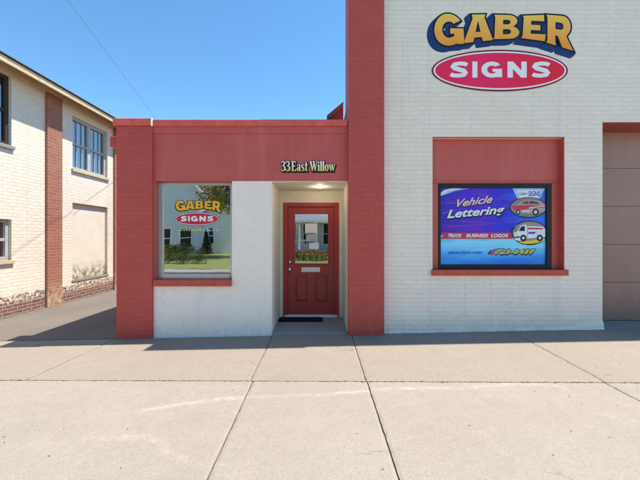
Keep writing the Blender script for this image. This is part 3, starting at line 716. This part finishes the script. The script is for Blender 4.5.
def ptext(txt, x0, x1, zt, zb, mat, lay, shear=0, off=0, rise=0, name='print_text'):
    m = MB(); b_ = off*.35*abs(PZ_(zt)-PZ_(zb))
    for q_, (dx_, dz_) in enumerate(((0, 0),) if off < .02 else ((0, 0), (b_, 0), (-b_, 0), (0, b_), (0, -b_))):
        fit_text(m, txt, PX(x0)+dx_, PX(x1)+dx_, PZ_(zb)+dz_, PZ_(zt)+dz_, yp-.0011*lay-.00004*q_, shear, min(off*.3, .012), rise*DD/320, .0008)
    return m.build(name, mat, dsp, fix=False)
flat([[(441, 192), (452, 189), (470, 188.2), (455, 191), (441, 196)]], 1, ilb, 'swoosh')
flat([[(441, 194), (444, 190), (452, 188.2), (462, 188.1), (450, 190.5), (441.2, 195)]], 1.7, iw, 'swoosh')
for (a, b, c_, d_) in ((445, 203, 545, 196), (460, 221, 502, 223), (442, 213, 470, 207), (478, 194, 512, 204), (448, 226, 520, 222)):
    flat([[(a, b), (c_, d_), (a+2, b+.9)]], 1, ipl, 'swoosh')
flat([[(440.7, 232.5), (512, 232.5), (516, 235.6), (512, 238.8), (440.7, 238.8), (444, 235.6)]], 2, ir, 'ribbon')
for w_, a, b in (('TRUCK', 448.5, 462), ('BUSINESS', 466.5, 488.5), ('LOGOS', 491.5, 508.5)): ptext(w_, a, b, 233.9, 237.2, iw, 3, .2, .1)
# words with outlines
ptext('Vehicle', 457.4, 493.4, 197.2+3, 204.5+3, ib, 2, .45, .30, 4.5, 'print_outline'); ptext('Vehicle', 457.5, 493, 196.6+3, 204+3, ip, 3, .45, .06, 4.5)
ptext('Lettering', 447.3, 505.9, 205.2+5.4, 218.3+3.2, ib, 2, .3, .27, 5.0, 'print_outline'); ptext('Lettering', 447.5, 505, 205+5.2, 217.5+3.2, iw, 3, .3, .06, 5.0)
ptext('gabersigns.com', 448, 482, 250.5, 255, ibl, 2, .15, .05)
ptext('723-3437', 495.5, 536.5, 249.2, 254.8, ib, 2, .3, .38, 0, 'print_outline'); flat([[(490, 255), (494, 249.2), (497, 249), (493.5, 255)]], 2, ir, 'phone_mark'); flat([[(488, 254), (491, 250), (492.5, 250), (490, 254.4)]], 2, ib, 'phone_mark')
ptext('723-3437', 495.5, 536, 249.4, 254.0, iy, 3, .3, .08)
flat([[(513, 188.2), (545.8, 188.2), (540, 199), (518, 199)]], 1, ilb, 'badge'); flat([[(517.5, 190), (542, 190), (538.5, 198), (520, 198)]], 1.8, iw, 'badge')
ptext('Gaber', 519.5, 528, 191.6, 195, igreen, 3, .2, .02); ptext('SIGNS', 529, 540.5, 191, 196, ibl, 3, .1, .05)
def ell(cx, cy, rx, ry, n=40): return [(min(545.8, cx+rx*math.cos(2*math.pi*i/n)), cy+ry*math.sin(2*math.pi*i/n)) for i in range(n)]
flat([ell(529, 207.5, 19, 10.5)], 2.4, ib, 'oval_picture'); flat([ell(529, 207.3, 18, 9.6)], 3.2, igr, 'oval_picture')
ism, idg = ink('print silver', (.62, .60, .62)), ink('print dark grey', (.09, .09, .11))
flat([[(512.5, 203), (520, 199), (537, 198.8), (544.5, 202.5), (540, 202), (520, 201)]], 3.6, ink('print brown', (.35, .22, .15)), 'pictured_scene')
flat([[(513, 207.5), (518, 204), (524, 200.6), (533, 199.8), (540, 201.4), (545.6, 205), (545.6, 211), (532, 213.5), (519, 212.5), (513.5, 210)]], 4, ink('print tan', (.50, .40, .38)), 'pictured_car')
flat([[(521, 203.8), (525.5, 201.2), (529, 200.9), (528.6, 204)]], 4.8, idg, 'pictured_car'); flat([[(529.6, 200.8), (533, 200.6), (538.5, 202.2), (540, 204.2), (529.4, 204)]], 4.8, idg, 'pictured_car')
flat([[(512.6, 206.4), (520, 205.2), (531, 205.0), (545.6, 206.0), (545.6, 207.2), (531, 208.4), (520, 210.2), (514.5, 210.4)]], 5.5, ir, 'pictured_car')
flat([[(529, 207.4), (545.6, 205.6), (545.6, 206.1), (530, 208.2)]], 6.1, iw, 'pictured_car')
for cx, rr in ((518.5, 2.2), (536, 3.2)): flat([ell(cx, 212, rr, rr*1.1)], 5.9, ib, 'pictured_car'); flat([ell(cx, 212, rr*.55, rr*.6)], 6.6, ism, 'pictured_car')
flat([[(516, 214.6), (531, 214), (529, 216), (521, 216)]], 4.8, igreen, 'pictured_scene'); flat([[(522, 211), (530, 210.4), (529.6, 211.4), (523, 212)]], 6.3, iw, 'pictured_car')
flat([ell(530, 233, 18, 12.2)], 6.4, ib, 'oval_picture'); flat([ell(530, 232.8, 17, 11.2)], 7, ink('print taupe', (.35, .28, .25)), 'oval_picture')
flat([[(519, 242.3), (545, 238.5), (545, 240.2), (538, 243), (525, 244)]], 7.8, iy, 'oval_picture')
flat([[(515, 240), (514, 233), (518, 231), (521, 225.5), (526, 224.5), (527, 226), (543, 226.5), (545.5, 229), (545.5, 237), (527, 238.5), (520, 241)]], 8.5, iw, 'pictured_truck')
flat([[(519, 231), (521.5, 226.5), (525, 226), (525, 231)]], 9.2, ib, 'pictured_truck'); flat([[(528, 227.5), (543, 228), (543, 229.4), (528, 229.4)]], 9.2, ir, 'pictured_truck'); flat([[(527.5, 226.6), (527.9, 226.6), (527.9, 238.2), (527.5, 238.2)]], 9.2, idg, 'pictured_truck'); flat([[(537, 227), (537.4, 227), (537.4, 237.6), (537, 237.6)]], 9.2, ism, 'pictured_truck'); flat([[(515, 236.6), (520, 236), (520, 237.6), (515, 238.6)]], 9.2, idg, 'pictured_truck'); flat([[(515.5, 233.8), (518, 233.4), (517.8, 234.8), (515.4, 235.2)]], 9.2, iy, 'pictured_truck'); flat([[(513.6, 236), (515, 226.5), (516.5, 224), (517, 230)]], 7.8, igreen, 'pictured_scene'); flat([[(528, 232), (536, 231.7), (535, 234), (529, 234)]], 9.2, ibl, 'pictured_truck')
for cx in (523.5, 540): flat([ell(cx, 238, 3.1, 3.3)], 10, ib, 'pictured_truck'); flat([ell(cx, 238, 1.3, 1.4)], 10.7, iw, 'pictured_truck')

# ------------------------------------------------------------ neighbour on the left
nb = thing('brick_neighbour', (-9, 6, 0), 'cream painted brick building with red brick pier across the alley, left edge', 'building')
NX = -6.32
def dep(px): return 6.32*320/(320-px)-CAMD     # wall y for a pixel column
w1 = (dep(-60), dep(11.5), 3.38, 4.80); w2 = (dep(72.5), dep(107.5), 3.27, 4.62); w3 = (dep(-45), dep(11.5), 1.05, 1.88); pn = (dep(72.5), dep(107.5), .42, 2.40)
cols = [(-1.5, w1[0], []), (w1[0], w1[1], [(w3[2], w3[3]), (w1[2], w1[3])]), (w1[1], w2[0], []), (w2[0], w2[1], [(pn[2], pn[3]), (w2[2], w2[3])]), (w2[1], 18, [])]
cols[1] = (w1[0], w3[0], [(w1[2], w1[3])]) if w1[0] < w3[0] else cols[1]
if w1[0] < w3[0]: cols.insert(2, (w3[0], w1[1], [(w3[2], w3[3]), (w1[2], w1[3])]))
m = MB()
for a, b, holes in cols:
    z = -.4
    for h0, h1 in holes: m.box(NX-.3, NX, a, b, z, h0); z = h1
    m.box(NX-.3, NX, a, b, z, 5.05)
m.box(-13, NX-.3, -1.5, -1.2, -.4, 5.05); m.box(-13, NX-.3, 17.7, 18, -.4, 5.05); m.box(-13.3, -13, -1.5, 18, -.4, 5.05)
m.build('side_wall', M['nb_brick'], nb)
dp = lambda p: 6.265*320/(320-p)-CAMD
for a, b in ((dp(47.5), dp(62.5)), (dp(115), dp(124)), (dp(-75), dp(-66))):
    bx(NX+.002, NX+.055, a, b, -.3, 4.86).build('brick_pier', M['orange_brick'], nb, bevel=.006)
OH = .394; ZE = 4.945
m = MB(); m.box(NX+OH-.03, NX+OH, -2, 18.5, ZE-.135, ZE-.012); m.build('fascia', M['cream_paint'], nb, bevel=.006)
m = MB(); m.prism([(NX+OH+.03, -2.05, ZE), (NX+OH+.03, -2.05, ZE+.018), (-9.7, -2.05, ZE+.80), (-9.7, -2.05, ZE+.77)], (0, 20.6, 0)); m.prism([(-9.7, -2.05, ZE+.77), (-9.7, -2.05, ZE+.80), (-13.7, -2.05, ZE+.028), (-13.7, -2.05, ZE)], (0, 20.6, 0))
m.build('roof', M['shingle'], nb)
m = MB()
m.prism([(NX+OH-.03, -1.98, ZE-.03), (NX+OH-.03, -1.98, ZE-.012), (NX-.2, -1.98, ZE+.13), (NX-.2, -1.98, ZE+.11)], (0, 20.4, 0))
m.build('soffit', M['cream_paint'], nb)
bx(NX+.003, NX+.058, -1.5, 18, 4.86, 4.99).build('frieze_board', M['cream_paint'], nb)
def nbwin(a, b, z0, z1, fm, rows, colsn, sill=True):
    f = MB(); xo, xi = NX-.06, NX-.13; e = .07
    f.box(xi, xo, a, a+e, z0, z1); f.box(xi, xo, b-e, b, z0, z1); f.box(xi, xo, a+e, b-e, z1-e, z1); f.box(xi, xo, a+e, b-e, z0, z0+e)
    if colsn == 2: c = (a+b)/2; f.box(xi, xo, c-.06, c+.06, z0+e, z1-e)
    zc = (z0+z1)/2
    f.box(xi+.01, xo-.01, a+e, b-e, zc-.03, zc+.03) if colsn == 1 else [f.box(xi+.01, xo-.01, aa, bb, zc-.03, zc+.03) for aa, bb in ((a+e, (a+b)/2-.06), ((a+b)/2+.06, b-e))]
    wd = f.build('window', fm, nb, bevel=.004)
    segs = [(a+e, b-e)] if colsn == 1 else [(a+e, (a+b)/2-.06), ((a+b)/2+.06, b-e)]
    gl = MB()
    for s0, s1 in segs:
        for q0, q1 in ((z0+e, zc-.03), (zc+.03, z1-e)):
            gl.box(xi+.02, xi+.026, s0, s1, q0, q1)
            for i in range(1, rows): yy = s0+(s1-s0)*i/rows; bx(xi+.030, xi+.045, yy-.009, yy+.009, q0, q1).build('muntin', fm, wd)
    gl.build('pane', M['glass_nb'], wd)
    bx(NX-.24, NX-.23, a+.01, b-.01, z0+.01, zc-.01).build('curtain', M['curtain'], wd); bx(NX-.27, NX-.26, a+.01, b-.01, zc-.1, z1-.01).build('sky_reflection', M['sky_reflection'], wd)  # upper sheet is a painted sky reflection, lower one the curtain
    bx(NX-.70, NX-.69, a-.3, b+.3, z0-.3, z1+.2).build('room_dark', M['black'], wd)
    if sill: bx(NX-.06, NX+.045, a-.04, b+.04, z0-.075, z0).build('sill', M['cream_paint'] if fm is M['bluegrey_frame'] else M['conc_step'], wd, bevel=.006)
nbwin(*w1, M['dark_frame'], 2, 1); nbwin(*w2, M['bluegrey_frame'], 3, 2); nbwin(*w3, M['bluegrey_frame'], 2, 2)
bx(NX-.12, NX-.07, pn[0], pn[1], pn[2], pn[3]).build('boarded_window', M['infill'], nb)
bx(NX-.07, NX+.02, pn[0]-.03, pn[1]+.03, pn[2]-.05, pn[2]).build('sill', M['conc_step'], nb, bevel=.006)

random.seed(5); lt = MB()
def flake(x, y, q, zoff=.004):
    z = ground(x, y) if x > -3.2 or y < 0 else clamp(.02*x, -.1, 0); a_ = random.uniform(0, 6.28); n0 = len(lt.v)
    for k in range(4): an = a_+k*1.57; lt.v.append((x+math.cos(an)*q*(1.4 if k % 2 else .7), y+math.sin(an)*q*(1.4 if k % 2 else .7), z+zoff+random.uniform(0, q*.5)))
    lt.f.append((n0, n0+1, n0+2, n0+3))
for i in range(420): flake(NX+abs(random.gauss(0, .09))+.03, random.uniform(.2, 9), random.uniform(.005, .018))
for i in range(260): flake(random.uniform(-3.1, 4.4), -.11-abs(random.gauss(0, .03)), random.uniform(.003, .009))
for i in range(90): flake(random.uniform(-5, 5), random.uniform(-3.2, -.2), random.uniform(.003, .008))
for i in range(60): flake(random.uniform(-6, -3.3), random.uniform(.1, 6), random.uniform(.005, .014))
tag(lt.build('leaf_litter', paint('dry leaf bits', (.20, .15, .08), .8, .4), fix=False), 'dry leaf bits and grit lying on the pavement and along the wall feet', 'litter', kind='stuff')

# ------------------------------------------------------------ houses, trees across the street (seen in the glass)
def siding(name, col):
    t = NT(name); z = t.xyz()[2]; fr_ = t.math('FRACT', t.math('MULTIPLY', z, 5))
    c = t.mix(t.ramp(fr_, [(.0, .9), (.2, 0)]), col, tuple(v*.45 for v in col))
    return t.done(c, .6, t.bump(fr_, .6, .02))
M['sid_grey'] = siding('grey siding', (.70, .69, .68)); M['sid_cream'] = siding('cream siding', (.80, .78, .72)); M['sid_blue'] = siding('blue grey siding', (.62, .64, .68))
def house(name, x0, x1, zt, ridge, msid, label, wins, depth=9, y=-22):
    h = thing(name, ((x0+x1)/2, y, .1), label, 'house')
    bx(x0, x1, y-depth, y, 0, zt).build('wall', msid, h)
    cx = (x0+x1)/2
    MB().prism([(x0, y, zt), (x1, y, zt), (cx, y, ridge)], (0, -depth, 0)).build('gable', msid, h)
    for sx, xe in ((-1, x0), (1, x1)):
        dx = xe-cx; k = (ridge-zt)/abs(dx)
        a = (cx, y+.35, ridge+.06); b = (xe+sx*.4, y+.35, zt-.4*k+.06)
        MB().prism([a, b, (b[0], b[1], b[2]+.12), (a[0], a[1], a[2]+.12)], (0, -depth-.7, 0)).build('roof', M['shingle'], h)
        MB().prism([(a[0], a[1]+.02, a[2]-.22), (b[0], b[1]+.02, b[2]-.22), (b[0], b[1]+.02, b[2]+.1), (a[0], a[1]+.02, a[2]+.1)], (0, .05, 0)).build('rake_board', M['white_paint'], h)
    for (wx, wz, ww, wh) in wins:
        f = MB(); f.box(wx-ww/2-.1, wx-ww/2, y, y+.06, wz-.1, wz+wh+.1); f.box(wx+ww/2, wx+ww/2+.1, y, y+.06, wz-.1, wz+wh+.1); f.box(wx-ww/2, wx+ww/2, y, y+.06, wz+wh, wz+wh+.1); f.box(wx-ww/2, wx+ww/2, y, y+.06, wz-.1, wz); f.box(wx-ww/2, wx+ww/2, y, y+.05, wz+wh/2-.03, wz+wh/2+.03)
        wd = f.build('window', M['white_paint'], h); bx(wx-ww/2, wx+ww/2, y+.005, y+.02, wz, wz+wh).build('pane', M['black'], wd)
    return h
house('house', -16.5, -9.7, 5.0, 9.2, M['sid_grey'], 'grey gabled house with white rake boards, reflected in the shop window', [(-15, .9, .9, 1.5), (-13.1, .7, .75, 1.5), (-11.4, .7, .9, 1.5), (-14.6, 3.5, .8, 1.3)])
house('house', -9.68, -7.1, 3.7, 4.6, M['sid_cream'], 'narrow cream sided wing beside the grey gabled house across the street', [(-9.15, 1.0, .35, 1.3)], depth=6, y=-21.6)
house('house', -3.6, 4.6, 5.3, 8.6, M['sid_blue'], 'blue grey sided house reflected in the entry door glass', [(-2.7, .9, .9, 1.8), (-1.0, .9, .9, 1.8), (.9, .9, 1.2, 1.8), (3.2, .9, .9, 1.8), (-2, 3.6, .8, 1.3), (.4, 3.6, .8, 1.3), (3, 3.6, .8, 1.3)])
def leafmat(name, c1, c2):
    t = NT(name); return t.done(t.mix(t.ramp(t.noise(1.6, 4, .7), [(.35, 0), (.65, 1)]), c1, c2), .7)
M['leaf'] = leafmat('leaves', (.08, .13, .03), (.16, .20, .05)); M['leafy'] = leafmat('yellow leaves', (.16, .15, .03), (.30, .24, .05)); M['leafd'] = leafmat('dark evergreen', (.02, .04, .02), (.04, .06, .03)); M['bark'] = paint('bark', (.10, .075, .055), .9, .2)
def foliage(blobs, n, size, mat, parent, name='crown'):
    m = MB()
    for (c, r) in blobs:
        for i in range(n):
            v = Vector((random.gauss(0, 1), random.gauss(0, 1), random.gauss(0, 1))).normalized()*(random.random()**.4)
            p = Vector(c)+Vector((v.x*r[0], v.y*r[1], v.z*r[2])); s = size*random.uniform(.6, 1.4)
            a = Vector((random.gauss(0, 1), random.gauss(0, 1), random.gauss(0, 1))).normalized(); b = a.orthogonal().normalized()
            k = len(m.v); m.v += [tuple(p+a*s), tuple(p+b*s*.5), tuple(p-a*s), tuple(p-b*s*.5)]; m.f.append((k, k+1, k+2, k+3))
    return m.build(name, mat, parent, fix=False)
def tree(x, y, h, r, mat, label, name='street_tree', cat='tree'):
    t = thing(name, (x, y, .05), label, cat); q = MB(); q.tube([(x, y, -.1), (x+.1, y, h*.4), (x, y+.1, h*.85)], h*.024, 9, h*.01)
    for k in range(5):
        an = k*1.26; q.tube([(x+.05, y, h*(.35+.07*k)), (x+math.cos(an)*r*.4, y+math.sin(an)*r*.4, h*(.5+.07*k)), (x+math.cos(an)*r*.75, y+math.sin(an)*r*.75, h*(.6+.06*k))], h*.014, 6, h*.004)
    q.build('trunk', M['bark'], t, smooth=True)
    bl = [((x+random.uniform(-.6, .6)*r, y+random.uniform(-.6, .6)*r, h*random.uniform(.5, .95)), (r*.5, r*.5, r*.38)) for _ in range(12)]
    foliage(bl, 420, .12, mat, t)
tree(-5.7, -17, 8.2, 2.8, M['leafy'], 'yellow green leafy tree beside the cream wing across the street')
tree(-4.9, -23, 8.5, 2.4, M['leaf'], 'green leafy tree standing between the two houses across the street')
ct = thing('conical_evergreen', (-9.2, -20.6, .1), 'dark cone shaped evergreen in front of the cream wing, reflected in the window', 'shrub')
MB().tube([(-9.2, -20.6, 0), (-9.2, -20.6, 1.9)], .05, 6, .01).build('trunk', M['bark'], ct)
foliage([((-9.2, -20.6, .15+.19*i), (.62*(1-i/11), .62*(1-i/11), .16)) for i in range(11)], 260, .06, M['leafd'], ct)
for i, (x, r) in enumerate(((-12.9, 1.0), (-11.6, .75), (-10.5, .85))):
    s = thing('bush', (x, -19.5, .1), ['widest leafy bush on the lawn before the grey house', 'smallest leafy bush on the lawn before the grey house', 'leafy bush on the lawn nearest the cone shaped evergreen'][i], 'bush', 'bushes before the grey house')
    foliage([((x, -19.5, .1+r*.6), (r, r*.6, r*.6))], 900, .07, M['leaf'] if i != 1 else M['leafy'], s, 'leaves')
    MB().tube([(x, -19.5, 0), (x, -19.5, r)], .03, 6, .01).build('stem', M['bark'], s)
fl = thing('flower_bed', (-7.6, -12.6, .05), 'tall green and yellow perennials by the far pavement, reflected low in the shop window', 'plants')
foliage([((-8.7+.42*i, -12.6+random.uniform(-.3, .3), .35), (.35, .3, .42+.1*(i % 3))) for i in range(6)], 330, .05, M['leaf'], fl, 'leaves')
foliage([((-8.5+.5*i, -12.4, .55), (.3, .25, .3)) for i in range(5)], 60, .035, M['leafy'], fl, 'blossom')
M['bloomr'] = leafmat('red blossom', (.55, .05, .04), (.7, .25, .08))
fl = thing('flower_bed', (-1, -13, .05), 'red and yellow flowering bed by the far pavement, reflected low in the door glass', 'plants')
foliage([((-2.0+.4*i, -13+random.uniform(-.3, .3), .3), (.35, .3, .35)) for i in range(7)], 300, .05, M['leaf'], fl, 'leaves')
foliage([((-1.2+.35*i, -12.8, .5), (.2, .2, .2)) for i in range(5)], 70, .04, M['bloomr'], fl, 'blossom')
foliage([((-2.0+.35*i, -12.8, .5), (.2, .2, .2)) for i in range(3)], 70, .04, M['leafy'], fl, 'blossom')
pr = thing('front_porch', (-.2, -20.6, .1), 'white columned porch on the blue grey house across the street', 'porch')
bx(-3.2, 2.2, -21.9, -20.2, 2.75, 2.95).build('porch_roof', M['white_paint'], pr); bx(-3.2, 2.2, -21.9, -20.2, .05, .45).build('porch_deck', M['conc_step'], pr)
for xx in (-3.1, -1.75, -.3, 1.0, 2.05): bx(xx-.09, xx+.09, -20.4, -20.22, .45, 2.75).build('column', M['white_paint'], pr)
for x0_, x1_ in ((-3.0, -1.85), (-1.65, -.4), (1.1, 1.95)):
    q = MB(); q.box(x0_, x1_, -20.33, -20.29, 1.2, 1.26)
    for k in range(9): xx = x0_+.04+k*(x1_-x0_-.08)/8; q.box(xx-.015, xx+.015, -20.325, -20.295, .45, 1.2)
    q.build('railing', M['white_paint'], pr)
# overhead wire
P0, P1 = Vector((-5.75, 6.6, 5.54)), Vector((-3.94, 0, 5.22)); P2 = Vector((.2, -21.99, 5.2))
pts = []
for i in range(25): f = i/24; p = P0.lerp(P1, f); pts.append(tuple(p))
for i in range(1, 30): f = i/29; p = P1.lerp(P2, f); p.z -= .35*math.sin(math.pi*f); pts.append(tuple(p))
wire = thing('overhead_cable', tuple(P0), 'thin dark service cable slanting across the blue sky', 'cable')
MB().tube(pts, .004, 6).build('wire', M['cable'], wire, smooth=True)
MB().tube([(P0.x, P0.y, 4.7), (P0.x, P0.y, P0.z+.03)], .025, 8).build('bracket', M['alum'], wire)
